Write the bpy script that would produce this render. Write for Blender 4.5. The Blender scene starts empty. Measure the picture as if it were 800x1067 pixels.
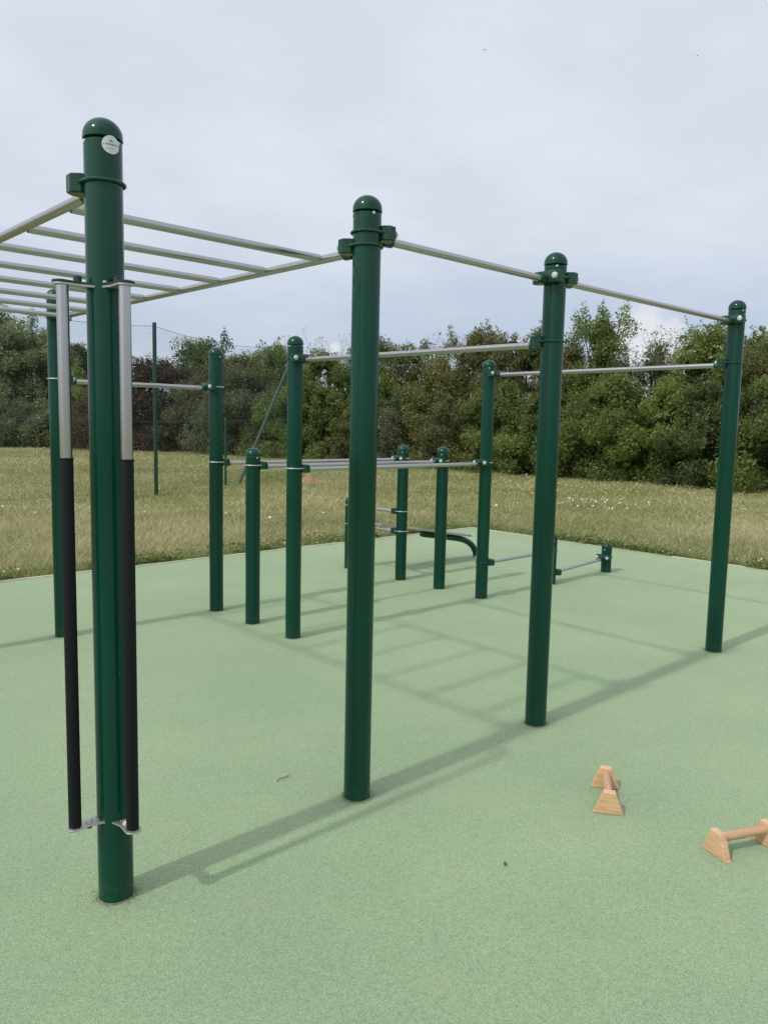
import bpy, math, random
import numpy as np
from mathutils import Vector, Matrix

# ------------------------------------------------------------------ camera, sky, sun, exposure
scene = bpy.context.scene
COL = scene.collection
F_PX, PITCH, ROLL, YAW, EYE = 814.8, 0.1123150, 0.0216010, 0.7536450, 1.6073
cy, sy = math.cos(YAW), math.sin(YAW)
cp, sp = math.cos(PITCH), math.sin(PITCH)
cr, sr = math.cos(ROLL), math.sin(ROLL)
right0 = Vector((cy, -sy, 0)); level = Vector((sy, cy, 0))
fwd = level * cp + Vector((0, 0, -sp)); up0 = level * sp + Vector((0, 0, cp))
right = right0 * cr + up0 * sr
up = up0 * cr - right0 * sr
cam = bpy.data.cameras.new('camera')
cam.sensor_fit = 'VERTICAL'; cam.sensor_height = 36.0
cam.lens = F_PX / 1067.0 * 36.0
cam.clip_start = 0.05; cam.clip_end = 3000
cam_ob = bpy.data.objects.new('camera', cam); COL.objects.link(cam_ob)
m = Matrix((right, up, -fwd)).transposed().to_4x4(); m.translation = Vector((0, 0, EYE))
cam_ob.matrix_world = m
scene.camera = cam_ob

SUN_EL = math.radians(46.1)            # the sun stands in the -X direction
world = bpy.data.worlds.new('World'); scene.world = world; world.use_nodes = True
def build_sky():
    nt = world.node_tree; nt.nodes.clear()
    N = nt.nodes.new; L = nt.links.new
    out = N('ShaderNodeOutputWorld'); bg = N('ShaderNodeBackground'); L(bg.outputs[0], out.inputs[0])
    sky = N('ShaderNodeTexSky'); sky.sky_type = 'NISHITA'; sky.sun_disc = False
    sky.sun_elevation = SUN_EL; sky.sun_rotation = math.radians(270); sky.dust_density = 2.0
    tc = N('ShaderNodeTexCoord')
    sep = N('ShaderNodeSeparateXYZ'); L(tc.outputs['Generated'], sep.inputs[0])
    def math_(op, a, b=None, c=None):
        n = N('ShaderNodeMath'); n.operation = op
        for i, q in enumerate((a, b, c)):
            if q is None: continue
            if isinstance(q, (int, float)): n.inputs[i].default_value = q
            else: L(q, n.inputs[i])
        return n.outputs[0]
    den = math_('ADD', math_('MAXIMUM', sep.outputs[2], 0.0), 0.16)
    comb = N('ShaderNodeCombineXYZ')
    L(math_('DIVIDE', sep.outputs[0], den), comb.inputs[0]); L(math_('DIVIDE', sep.outputs[1], den), comb.inputs[1])
    def noise(vec, scale, detail, rough=0.55, off=(0, 0, 0)):
        mp = N('ShaderNodeMapping'); mp.inputs['Location'].default_value = off; L(vec, mp.inputs[0])
        n = N('ShaderNodeTexNoise'); n.inputs['Scale'].default_value = scale; n.inputs['Detail'].default_value = detail
        n.inputs['Roughness'].default_value = rough; L(mp.outputs[0], n.inputs['Vector']); return n.outputs['Fac']
    def ramp(v, a, b):
        n = N('ShaderNodeMapRange'); n.interpolation_type = 'SMOOTHSTEP'
        n.inputs[1].default_value = a; n.inputs[2].default_value = b; L(v, n.inputs[0]); return n.outputs[0]
    def mix(f, a, b):
        n = N('ShaderNodeMix'); n.data_type = 'RGBA'
        if isinstance(f, (int, float)): n.inputs[0].default_value = f
        else: L(f, n.inputs[0])
        for s, q in ((6, a), (7, b)):
            if isinstance(q, tuple): n.inputs[s].default_value = (*q, 1)
            else: L(q, n.inputs[s])
        return n.outputs[2]
    scaled = mix(1.0, sky.outputs[0], (1, 1, 1))
    sc = N('ShaderNodeVectorMath'); sc.operation = 'SCALE'; sc.inputs['Scale'].default_value = 0.10; L(sky.outputs[0], sc.inputs[0])
    # a high thin overcast, thinner near the horizon where the blue shows through
    veil = noise(comb.outputs[0], 0.7, 5, 0.52, (3.1, 1.7, 0))
    height = ramp(sep.outputs[2], 0.06, 0.30)
    veil_f = math_('ADD', math_('MULTIPLY', veil, 0.9), math_('MULTIPLY', height, 0.62))
    veil_f = ramp(veil_f, 0.22, 1.05)
    cloud_tone = mix(ramp(noise(comb.outputs[0], 1.5, 6, 0.56, (0.4, 5.0, 0)), 0.30, 0.70), (0.655, 0.705, 0.815), (0.755, 0.797, 0.882))
    blue = mix(0.80, sc.outputs[0], (0.50, 0.61, 0.76))
    base = mix(veil_f, blue, cloud_tone)
    # low cumulus heads above the hedge
    turb = noise(tc.outputs['Generated'], 11.0, 7, 0.62)
    total = None
    for (x, y, z, rad) in ((0.860, 0.496, 0.112, 0.050), (0.880, 0.460, 0.100, 0.035), (0.800, 0.590, 0.082, 0.018), (0.630, 0.767, 0.090, 0.012)):
        d = N('ShaderNodeVectorMath'); d.operation = 'DISTANCE'; d.inputs[1].default_value = (x, y, z); L(tc.outputs['Generated'], d.inputs[0])
        v = math_('DIVIDE', d.outputs['Value'], rad)
        v = math_('SUBTRACT', 1.0, v)
        total = v if total is None else math_('MAXIMUM', total, v)
    puff = math_('ADD', total, math_('MULTIPLY', math_('SUBTRACT', turb, 0.5), 2.4))
    puff_f = math_('MULTIPLY', ramp(puff, 0.05, 0.75), 0.8)
    base = mix(puff_f, base, (0.83, 0.84, 0.87))
    # bright veil of thin cloud round the sun (behind the camera)
    dt = N('ShaderNodeVectorMath'); dt.operation = 'DOT_PRODUCT'; dt.inputs[1].default_value = (-math.cos(SUN_EL), 0, math.sin(SUN_EL)); L(tc.outputs['Generated'], dt.inputs[0])
    gl = math_('POWER', math_('MAXIMUM', dt.outputs['Value'], 0.0), 5.0)
    glow = N('ShaderNodeVectorMath'); glow.operation = 'SCALE'; glow.inputs[0].default_value = (1.0, 0.97, 0.90); L(math_('MULTIPLY', gl, 1.0), glow.inputs['Scale'])
    ad = N('ShaderNodeVectorMath'); ad.operation = 'ADD'; L(base, ad.inputs[0]); L(glow.outputs[0], ad.inputs[1]); base = ad.outputs[0]
    L(base, bg.inputs[0]); bg.inputs[1].default_value = 1.0
build_sky()

sun = bpy.data.lights.new('sun', 'SUN'); sun.energy = 1.85; sun.angle = math.radians(1.9); sun.color = (1.0, 0.955, 0.89)
sun_ob = bpy.data.objects.new('sun', sun); COL.objects.link(sun_ob)
sun_ob.rotation_euler = Vector((math.cos(SUN_EL), 0.0, -math.sin(SUN_EL))).to_track_quat('-Z', 'Y').to_euler()
sun_ob.location = (-20, 0, 20)
vs = scene.view_settings
scene.display_settings.display_device = 'sRGB'
vs.view_transform = 'Standard'; vs.look = 'None'; vs.exposure = 0.0; vs.gamma = 1.0; vs.use_curve_mapping = False

rng = np.random.default_rng(11); random.seed(11)

# ------------------------------------------------------------------ material helpers
def mat(name, color=(0.5, 0.5, 0.5), rough=0.5, metal=0.0, spec=0.5):
    M = bpy.data.materials.new(name); M.use_nodes = True
    b = M.node_tree.nodes['Principled BSDF']
    b.inputs['Base Color'].default_value = (*color, 1); b.inputs['Roughness'].default_value = rough
    b.inputs['Metallic'].default_value = metal; b.inputs['Specular IOR Level'].default_value = spec
    return M
def nd(M):
    nt = M.node_tree
    return nt, nt.nodes.new, nt.links.new, nt.nodes['Principled BSDF']
def tex_noise(M, scale, detail=4, rough=0.55, coord='Object', stretch=None):
    nt, N, L, b = nd(M)
    tc = N('ShaderNodeTexCoord'); n = N('ShaderNodeTexNoise')
    n.inputs['Scale'].default_value = scale; n.inputs['Detail'].default_value = detail; n.inputs['Roughness'].default_value = rough
    if stretch:
        mp = N('ShaderNodeMapping'); mp.inputs['Scale'].default_value = stretch
        L(tc.outputs[coord], mp.inputs[0]); L(mp.outputs[0], n.inputs['Vector'])
    else: L(tc.outputs[coord], n.inputs['Vector'])
    return n.outputs['Fac']
def ramp(M, fac, stops):
    nt, N, L, b = nd(M)
    r = N('ShaderNodeValToRGB'); e = r.color_ramp.elements
    while len(e) < len(stops): e.new(0.5)
    for q, (p, c) in zip(e, stops): q.position = p; q.color = (*c, 1)
    L(fac, r.inputs[0]); return r.outputs[0]
def mixc(M, f, a, b_, mode='MIX'):
    nt, N, L, b = nd(M)
    n = N('ShaderNodeMix'); n.data_type = 'RGBA'; n.blend_type = mode
    if isinstance(f, (int, float)): n.inputs[0].default_value = f
    else: L(f, n.inputs[0])
    for s, q in ((6, a), (7, b_)):
        if isinstance(q, tuple): n.inputs[s].default_value = (*q, 1)
        else: L(q, n.inputs[s])
    return n.outputs[2]
def bump(M, h, strength, dist):
    nt, N, L, b = nd(M)
    n = N('ShaderNodeBump'); n.inputs['Strength'].default_value = strength; n.inputs['Distance'].default_value = dist
    L(h, n.inputs['Height']); L(n.outputs[0], b.inputs['Normal'])
def rough_from(M, fac, lo, hi):
    nt, N, L, b = nd(M)
    n = N('ShaderNodeMapRange'); n.inputs[3].default_value = lo; n.inputs[4].default_value = hi
    L(fac, n.inputs[0]); L(n.outputs[0], b.inputs['Roughness'])

def paint_material():
    M = mat('green_gloss_paint', (0.002, 0.032, 0.018), 0.2)
    nt, N, L, b = nd(M)
    n1 = tex_noise(M, 3, 3, 0.55, stretch=(9, 9, 0.35))
    c = ramp(M, n1, [(0.3, (0.0003, 0.0400, 0.0245)), (0.7, (0.0005, 0.0500, 0.0305))])
    def thr(f, lo, hi):
        r = N('ShaderNodeMapRange'); r.inputs[1].default_value = lo; r.inputs[2].default_value = hi; L(f, r.inputs[0]); return r.outputs[0]
    tc = N('ShaderNodeTexCoord'); mp = N('ShaderNodeMapping'); mp.inputs['Rotation'].default_value = (0.5, 0.7, 0); mp.inputs['Scale'].default_value = (260, 260, 9)
    ns = N('ShaderNodeTexNoise'); ns.inputs['Scale'].default_value = 1.0; ns.inputs['Detail'].default_value = 1; L(tc.outputs['Object'], mp.inputs[0]); L(mp.outputs[0], ns.inputs['Vector'])
    mk = N('ShaderNodeMath'); mk.operation = 'MULTIPLY'; L(thr(ns.outputs['Fac'], 0.70, 0.74), mk.inputs[0]); L(thr(tex_noise(M, 4.5, 2), 0.60, 0.66), mk.inputs[1])
    c = mixc(M, mk.outputs[0], c, (0.10, 0.16, 0.13))          # sparse fine scratches
    sep = N('ShaderNodeSeparateXYZ'); L(tc.outputs['Object'], sep.inputs[0])
    dirt = N('ShaderNodeMath'); dirt.operation = 'MULTIPLY'; dirt.use_clamp = True
    L(thr(sep.outputs[2], 0.10, 0.0), dirt.inputs[0]); L(thr(tex_noise(M, 60, 6, 0.8), 0.45, 0.95), dirt.inputs[1])
    c = mixc(M, dirt.outputs[0], c, (0.10, 0.11, 0.07))        # splashed dirt on the foot
    L(c, b.inputs['Base Color'])
    fine = tex_noise(M, 14, 4, 0.6)
    rough_from(M, fine, 0.10, 0.22)
    b.inputs['Specular IOR Level'].default_value = 0.34
    return M
PAINT = paint_material()
STEEL = mat('brushed_steel', (0.475, 0.455, 0.455), 0.25, 1.0)
rough_from(STEEL, tex_noise(STEEL, 5, 3, 0.5), 0.22, 0.27)
BOLT = mat('bolt_cap', (0.50, 0.52, 0.51), 0.5, 0.2)
ZINC = mat('zinc_plate', (0.50, 0.50, 0.48), 0.5, 0.9)
rough_from(ZINC, tex_noise(ZINC, 45, 4, 0.6), 0.35, 0.6)
RUBBER = mat('black_rubber_sleeve', (0.009, 0.010, 0.013), 0.62, 0.0, 0.2)
rough_from(RUBBER, tex_noise(RUBBER, 40, 5, 0.6), 0.5, 0.75)
bump(RUBBER, tex_noise(RUBBER, 300, 2), 0.15, 0.001)
BADGE = mat('badge_plate', (0.62, 0.63, 0.64), 0.4, 0.3)
INK = mat('badge_ink', (0.06, 0.06, 0.07), 0.6)
DARK_STEEL = mat('dark_bracket', (0.012, 0.03, 0.024), 0.4)
FENCE_GREEN = mat('fence_green', (0.006, 0.05, 0.032), 0.35)
BRACE_GREEN = mat('faded_fence_green', (0.02, 0.062, 0.045), 0.45)
WIRE = mat('green_wire', (0.05, 0.09, 0.07), 0.5)

def pad_material():
    M = mat('rubber_granules', (0.3, 0.42, 0.25), 0.85, 0, 0.3)
    nt, N, L, b = nd(M)
    g = N('ShaderNodeTexVoronoi'); g.inputs['Scale'].default_value = 470
    tc = N('ShaderNodeTexCoord'); L(tc.outputs['Object'], g.inputs['Vector'])
    sepc = N('ShaderNodeSeparateColor'); L(g.outputs['Color'], sepc.inputs[0])
    c = ramp(M, sepc.outputs[0], [(0.0, (0.118, 0.190, 0.104)), (0.22, (0.200, 0.297, 0.163)), (0.6, (0.258, 0.366, 0.206)), (1.0, (0.385, 0.480, 0.310))])
    mid = tex_noise(M, 38, 5, 0.7)
    c = mixc(M, 1.0, c, ramp(M, mid, [(0.3, (0.93, 0.935, 0.93)), (0.7, (1.06, 1.05, 1.05))]), 'MULTIPLY')
    big = tex_noise(M, 0.9, 5, 0.62)
    c = mixc(M, 1.0, c, ramp(M, big, [(0.3, (0.87, 0.90, 0.90)), (0.7, (1.09, 1.06, 1.03))]), 'MULTIPLY')
    worn = tex_noise(M, 2.3, 6, 0.7)                            # faint brownish trodden dirt
    r = N('ShaderNodeMapRange'); r.inputs[1].default_value = 0.54; r.inputs[2].default_value = 0.78; r.inputs[4].default_value = 0.34; L(worn, r.inputs[0])
    c = mixc(M, r.outputs[0], c, (0.30, 0.34, 0.21))
    sm = tex_noise(M, 7.0, 7, 0.75)                            # darker scuffs
    r2 = N('ShaderNodeMapRange'); r2.inputs[1].default_value = 0.56; r2.inputs[2].default_value = 0.74; r2.inputs[4].default_value = 0.30; L(sm, r2.inputs[0])
    c = mixc(M, r2.outputs[0], c, (0.17, 0.225, 0.145))
    L(c, b.inputs['Base Color'])
    b.inputs['Sheen Weight'].default_value = 0.24; b.inputs['Sheen Roughness'].default_value = 0.5; b.inputs['Sheen Tint'].default_value = (0.90, 1.0, 0.72, 1)
    bump(M, sepc.outputs[1], 0.55, 0.003)
    return M
PAD = pad_material()
EDGING = mat('pale_concrete_edging', (0.50, 0.47, 0.36), 0.9)
def ground_material():
    M = mat('meadow_ground', (0.1, 0.1, 0.04), 0.95, 0, 0.2)
    nt, N, L, b = nd(M)
    a = tex_noise(M, 0.35, 6, 0.65); f = tex_noise(M, 14, 5, 0.7)
    c = ramp(M, a, [(0.3, (0.150, 0.175, 0.050)), (0.5, (0.250, 0.245, 0.090)), (0.72, (0.340, 0.310, 0.140))])
    c = mixc(M, 1.0, c, ramp(M, f, [(0.25, (0.55, 0.55, 0.5)), (0.75, (1.25, 1.25, 1.2))]), 'MULTIPLY')
    L(c, b.inputs['Base Color']); bump(M, f, 0.8, 0.05)
    return M
GROUND = ground_material()
def wood_material():
    M = mat('beech_wood', (0.6, 0.36, 0.2), 0.55)
    nt, N, L, b = nd(M)
    n = tex_noise(M, 10, 4, 0.6, stretch=(1.0, 1.0, 9.0))
    c = ramp(M, n, [(0.3, (0.47, 0.275, 0.14)), (0.52, (0.61, 0.385, 0.215)), (0.75, (0.70, 0.47, 0.28))])
    L(c, b.inputs['Base Color']); return M
WOOD = wood_material()
def wood_dowel_material():
    M = mat('beech_dowel', (0.5, 0.27, 0.16), 0.5)
    nt, N, L, b = nd(M)
    n = tex_noise(M, 10, 4, 0.6, stretch=(1.0, 9.0, 9.0))
    L(ramp(M, n, [(0.3, (0.44, 0.26, 0.145)), (0.75, (0.58, 0.37, 0.22))]), b.inputs['Base Color']); return M
DOWEL = wood_dowel_material()
EARTH = mat('bare_earth', (0.30, 0.20, 0.11), 0.95, 0, 0.2)
_n = tex_noise(EARTH, 9, 6, 0.7)
EARTH.node_tree.links.new(ramp(EARTH, _n, [(0.3, (0.22, 0.15, 0.08)), (0.7, (0.38, 0.27, 0.16))]), EARTH.node_tree.nodes['Principled BSDF'].inputs['Base Color'])
bump(EARTH, _n, 0.8, 0.05)

# tint 0..1 stored per face picks a colour of the plant
def plant_material(name, stops, translucent=0.44, rough=0.6):
    M = mat(name, (0.08, 0.1, 0.03), rough, 0, 0.35)
    nt, N, L, b = nd(M)
    at = N('ShaderNodeAttribute'); at.attribute_name = 'tint'
    c = ramp(M, at.outputs['Fac'], stops)
    L(c, b.inputs['Base Color'])
    if translucent:
        t = N('ShaderNodeBsdfTranslucent'); L(c, t.inputs[0])
        mx = N('ShaderNodeMixShader'); mx.inputs[0].default_value = translucent
        out = nt.nodes['Material Output']
        L(b.outputs[0], mx.inputs[1]); L(t.outputs[0], mx.inputs[2]); L(mx.outputs[0], out.inputs[0])
    return M
BARK = mat('bark', (0.07, 0.055, 0.04), 0.9, 0, 0.2)
_n = tex_noise(BARK, 20, 5, 0.7); bump(BARK, _n, 0.6, 0.02)
TWIG = mat('grey_twigs', (0.20, 0.175, 0.145), 0.9, 0, 0.2)

# ------------------------------------------------------------------ mesh helpers
class MB:
    def __init__(s): s.v = []; s.f = []; s.mi = []
    def add(s, vs, fs, mi=0):
        o = len(s.v); s.v += [tuple(p) for p in vs]
        for f in fs: s.f.append(tuple(i + o for i in f)); s.mi.append(mi)
    def tube(s, pts, rad, n=16, mi=0, caps=True):
        pts = [Vector(p) for p in pts]
        rad = rad if isinstance(rad, (list, tuple)) else [rad] * len(pts)
        ref = None; rings = []
        for i, p in enumerate(pts):
            t = (pts[min(i + 1, len(pts) - 1)] - pts[max(i - 1, 0)]).normalized()
            if ref is None:
                ref = Vector((0, 0, 1)) if abs(t.z) < 0.9 else Vector((1, 0, 0))
            a = (ref - t * ref.dot(t)).normalized(); b = t.cross(a); ref = a
            rings.append([p + (a * math.cos(2 * math.pi * k / n) + b * math.sin(2 * math.pi * k / n)) * rad[i] for k in range(n)])
        vs = [q for r in rings for q in r]
        fs = [(i * n + k, i * n + (k + 1) % n, (i + 1) * n + (k + 1) % n, (i + 1) * n + k) for i in range(len(pts) - 1) for k in range(n)]
        if caps:
            fs.append(tuple(range(n - 1, -1, -1))); fs.append(tuple((len(pts) - 1) * n + k for k in range(n)))
        s.add(vs, fs, mi)
    def lathe(s, prof, n=32, mi=0, M=None):
        vs = []; fs = []
        for (r, z) in prof:
            for k in range(n):
                p = Vector((r * math.cos(2 * math.pi * k / n), r * math.sin(2 * math.pi * k / n), z))
                vs.append(M @ p if M else p)
        for i in range(len(prof) - 1):
            for k in range(n):
                fs.append((i * n + k, i * n + (k + 1) % n, (i + 1) * n + (k + 1) % n, (i + 1) * n + k))
        if prof[0][0] > 1e-5: fs.append(tuple(range(n - 1, -1, -1)))
        if prof[-1][0] > 1e-5: fs.append(tuple((len(prof) - 1) * n + k for k in range(n)))
        s.add(vs, fs, mi)
    def prism(s, outline, z0, z1, mi=0, M=None, ch=0.0):
        n = len(outline)
        c = Vector((sum(p[0] for p in outline) / n, sum(p[1] for p in outline) / n))
        layers = [(z0, ch), (z0 + ch, 0), (z1 - ch, 0), (z1, ch)] if ch else [(z0, 0), (z1, 0)]
        vs = []
        for z, ins in layers:
            for p in outline:
                d = Vector((p[0], p[1])) - c; L_ = d.length
                q = c + d * max(0.2, (L_ - ins * 1.3) / L_)
                v = Vector((q.x, q.y, z)); vs.append(M @ v if M else v)
        fs = [tuple(range(n - 1, -1, -1)), tuple((len(layers) - 1) * n + k for k in range(n))]
        for i in range(len(layers) - 1):
            for k in range(n): fs.append((i * n + k, i * n + (k + 1) % n, (i + 1) * n + (k + 1) % n, (i + 1) * n + k))
        s.add(vs, fs, mi)
    def mesh(s, name, mats, angle=35):
        me = bpy.data.meshes.new(name); me.from_pydata(s.v, [], s.f)
        for q in (mats if isinstance(mats, (list, tuple)) else [mats]): me.materials.append(q)
        me.polygons.foreach_set('material_index', s.mi); me.update()
        me.shade_smooth(); me.set_sharp_from_angle(angle=math.radians(angle))
        return me
def link(name, me, parent=None, loc=None, rot=None):
    o = bpy.data.objects.new(name, me); COL.objects.link(o)
    if parent: o.parent = parent
    if loc is not None: o.location = loc
    if rot is not None: o.rotation_euler = rot
    return o
def tag(o, label=None, cat=None, group=None, kind=None):
    for k, q in (('label', label), ('category', cat), ('group', group), ('kind', kind)):
        if q: o[k] = q
    return o
def thing(name, label, cat, loc=(0, 0, 0), rz=0, group=None):
    o = bpy.data.objects.new(name, None); COL.objects.link(o); o.empty_display_size = 0.2
    o.location = loc; o.rotation_euler = (0, 0, rz)
    return tag(o, label, cat, group)
def fast_mesh(name, V, faces_n, mats, tint=None, mi=None):
    """V: (nfaces*faces_n, 3) unshared vertices."""
    me = bpy.data.meshes.new(name); nv = len(V); nf = nv // faces_n
    me.vertices.add(nv); me.vertices.foreach_set('co', np.ascontiguousarray(V, dtype=np.float32).ravel())
    me.loops.add(nv); me.loops.foreach_set('vertex_index', np.arange(nv, dtype=np.int32))
    me.polygons.add(nf); me.polygons.foreach_set('loop_start', np.arange(0, nv, faces_n, dtype=np.int32))
    for q in (mats if isinstance(mats, (list, tuple)) else [mats]): me.materials.append(q)
    if mi is not None: me.polygons.foreach_set('material_index', mi.astype(np.int32))
    me.update(calc_edges=True)
    if tint is not None:
        a = me.attributes.new('tint', 'FLOAT', 'FACE'); a.data.foreach_set('value', np.clip(tint, 0, 1).astype(np.float32))
    return me

# ------------------------------------------------------------------ ground
def build_ground():
    mb = MB()
    R = 900; n = 48
    xs = np.unique(np.concatenate([np.linspace(-R, -40, 8), np.linspace(-40, 80, 61), np.linspace(80, R, 8)]))
    ys = xs
    nx = len(xs)
    for y in ys:
        for x in xs:
            mb.v.append((x, y, -0.05))
    for j in range(nx - 1):
        for i in range(nx - 1):
            mb.f.append((j * nx + i, j * nx + i + 1, (j + 1) * nx + i + 1, (j + 1) * nx + i)); mb.mi.append(0)
    tag(link('grass_field', mb.mesh('grass_field', GROUND)), kind='structure')
build_ground()
PX, PY = 9.42, 7.98                       # far corner of the rubber pad
def build_pad():
    mb = MB(); mb.prism([(-9, -9), (PX, -9), (PX, PY), (-9, PY)], -0.12, 0.0)
    tag(link('rubber_pad', mb.mesh('rubber_pad', PAD)), kind='structure')
    mb = MB()
    w = 0.055
    mb.prism([(-9, PY + 0.002), (PX + w, PY + 0.002), (PX + w, PY + w), (-9, PY + w)], -0.12, 0.006)
    mb.prism([(PX + 0.002, -9), (PX + w, -9), (PX + w, PY), (PX + 0.002, PY)], -0.12, 0.006)
    tag(link('pad_edging', mb.mesh('pad_edging', EDGING)), kind='structure')
build_pad()

# ------------------------------------------------------------------ trees and hedge
def leaf_quads(C, size, outward, aspect=0.55, up_bias=0.35):
    """diamond leaves at centres C"""
    n = len(C)
    nrm = rng.normal(size=(n, 3)) + outward * 0.9 + np.array([0, 0, up_bias])
    nrm /= np.linalg.norm(nrm, axis=1)[:, None]
    t = rng.normal(size=(n, 3)); t -= nrm * (t * nrm).sum(1)[:, None]; t /= np.linalg.norm(t, axis=1)[:, None]
    b = np.cross(nrm, t)
    L = (size * np.clip(rng.lognormal(-0.05, 0.38, n), 0.4, 2.2))[:, None]
    V = np.empty((n, 4, 3))
    fold = nrm * L * 0.12
    V[:, 0] = C - t * L * 0.5; V[:, 1] = C + b * L * aspect * 0.5 + fold
    V[:, 2] = C + t * L * 0.5; V[:, 3] = C - b * L * aspect * 0.5 + fold
    return V.reshape(-1, 3)

def crown(height, w, d, base, shape, clumps, leaves, size, lump=0.14, spike=0.0, density_in=0.3):
    """uneven crown: many small clumps spread through a dome that reaches down to base; returns leaf verts, tints and clumps"""
    clumps = int(clumps * 2.6)
    t = rng.random(clumps) ** 0.9
    ang = rng.uniform(0, 2 * math.pi, clumps); r = rng.random(clumps) ** 0.38
    if shape == 'mound': prof = np.sqrt(np.maximum(0, 1 - t ** 2.2)) * 0.95 + 0.05
    elif shape == 'cone': prof = (1 - t) ** 0.75 * 0.92 + 0.08
    else: prof = np.sqrt(np.maximum(0, 1 - t ** 3.2)) * (0.80 + 0.20 * np.sin(math.pi * np.minimum(1, t * 1.3))) + 0.05
    lobes = 1 + 0.16 * np.sin(3 * ang + rng.uniform(0, 6)) + 0.10 * np.sin(5 * ang + rng.uniform(0, 6) + 4 * t)
    rs = lump * w * rng.uniform(0.45, 1.15, clumps) * (1.05 - 0.35 * t)
    cs = np.stack([np.cos(ang) * w / 2 * r * prof * lobes, np.sin(ang) * d / 2 * r * prof * lobes, base + (height - base) * t * rng.uniform(0.90, 1.0, clumps)], 1)
    cs[:, 2] = np.maximum(cs[:, 2] - rs * 0.5, rs * 0.35)
    sp_c = []; sp_r = []
    for i in range(int(spike * 0.7)):                          # upright shoots that break the skyline
        a = rng.uniform(0, 2 * math.pi); rr = rng.uniform(0, 0.40)
        top = height * rng.uniform(0.86, 1.05)
        x, y = math.cos(a) * rr * w, math.sin(a) * rr * d
        for q in range(5):
            sp_c.append((x + rng.normal() * 0.06, y + rng.normal() * 0.06, top - 0.26 * q)); sp_r.append(0.10 + 0.085 * q)
    main = clumps
    if sp_c: cs = np.concatenate([cs, np.array(sp_c)]); rs = np.concatenate([rs, np.array(sp_r)])
    prob = rs ** 2; prob /= prob.sum()
    leaves = int(leaves * 2.0); size *= 0.84
    idx = rng.choice(len(cs), leaves, p=prob)
    dirs = rng.normal(size=(leaves, 3)); dirs /= np.linalg.norm(dirs, axis=1)[:, None]
    rad = np.where(rng.random(leaves) < density_in, rng.random(leaves) ** 0.5 * 0.85, np.minimum(rng.normal(0.88, 0.16, leaves), 1.12))
    C = cs[idx] + dirs * (rs[idx] * rad)[:, None] * np.array([1, 1, 0.9])
    keep = C[:, 2] > 0.02
    C, dirs, idx = C[keep], dirs[keep], idx[keep]
    V = leaf_quads(C, size, dirs)
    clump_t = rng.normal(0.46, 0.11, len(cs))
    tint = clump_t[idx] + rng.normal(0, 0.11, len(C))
    # coarse inner leaves so that the crown is not see-through
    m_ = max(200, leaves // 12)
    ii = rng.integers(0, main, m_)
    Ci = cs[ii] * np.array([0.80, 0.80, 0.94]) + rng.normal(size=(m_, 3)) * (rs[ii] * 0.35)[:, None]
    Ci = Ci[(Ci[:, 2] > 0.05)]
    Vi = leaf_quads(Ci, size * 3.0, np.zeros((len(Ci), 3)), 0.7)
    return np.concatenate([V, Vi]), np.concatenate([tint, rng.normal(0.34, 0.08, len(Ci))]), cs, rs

def wood_mesh(height, base, cs, w, limbs, thick, material, lean=0.0):
    mb = MB()
    top = Vector((lean, 0, height * 0.78)); pts = []
    for i in range(6):
        t = i / 5; pts.append(Vector((lean * t + 0.06 * w * 0.3 * math.sin(4 * t), 0.05 * math.sin(5 * t + 1), -0.1 + (height * 0.78 + 0.1) * t)))
    mb.tube(pts, [thick * (1.25 if i == 0 else 1 - 0.15 * i) for i in range(6)], 8)
    pick = rng.choice(len(cs), min(limbs, len(cs)), replace=False)
    for k in pick:
        e = Vector(cs[k]); s = pts[rng.integers(1, 5)]
        mid = s.lerp(e, 0.5) + Vector((rng.normal() * 0.08, rng.normal() * 0.08, 0.12))
        mb.tube([s, mid, e], [thick * 0.42, thick * 0.28, thick * 0.10], 5)
    return mb.mesh('trunk', material)

def S(*cols): return [(i / (len(cols) - 1), c) for i, c in enumerate(cols)]
G = {
 'willow': plant_material('willow_leaves', S((0.085, 0.118, 0.055), (0.208, 0.257, 0.116), (0.378, 0.434, 0.211))),
 'dark':   plant_material('dark_leaves', S((0.049, 0.074, 0.027), (0.103, 0.149, 0.046), (0.184, 0.240, 0.076))),
 'mid':    plant_material('mid_leaves', S((0.074, 0.103, 0.028), (0.166, 0.226, 0.059), (0.291, 0.346, 0.097))),
 'lime':   plant_material('lime_leaves', S((0.085, 0.132, 0.028), (0.208, 0.282, 0.064), (0.376, 0.433, 0.117))),
 'olive':  plant_material('olive_leaves', S((0.065, 0.073, 0.025), (0.166, 0.173, 0.064), (0.291, 0.282, 0.112))),
 'grey':   plant_material('grey_green_leaves', S((0.065, 0.077, 0.039), (0.150, 0.173, 0.089), (0.253, 0.278, 0.148))),
 'purple': plant_material('purple_leaves', S((0.045, 0.026, 0.025), (0.094, 0.060, 0.045), (0.134, 0.130, 0.054))),
 'gold':   plant_material('yellowing_leaves', S((0.090, 0.110, 0.028), (0.228, 0.245, 0.059), (0.448, 0.403, 0.109))),
 'brown':  plant_material('brownish_leaves', S((0.072, 0.074, 0.030), (0.175, 0.182, 0.072), (0.300, 0.293, 0.126))),
 'deadleaf': plant_material('withered_leaves', S((0.170, 0.161, 0.106), (0.320, 0.304, 0.212), (0.526, 0.524, 0.389))),
}
TREE_GROUP = 'trees behind the meadow'; SHRUB_GROUP = 'shrubs along the meadow edge'
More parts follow.
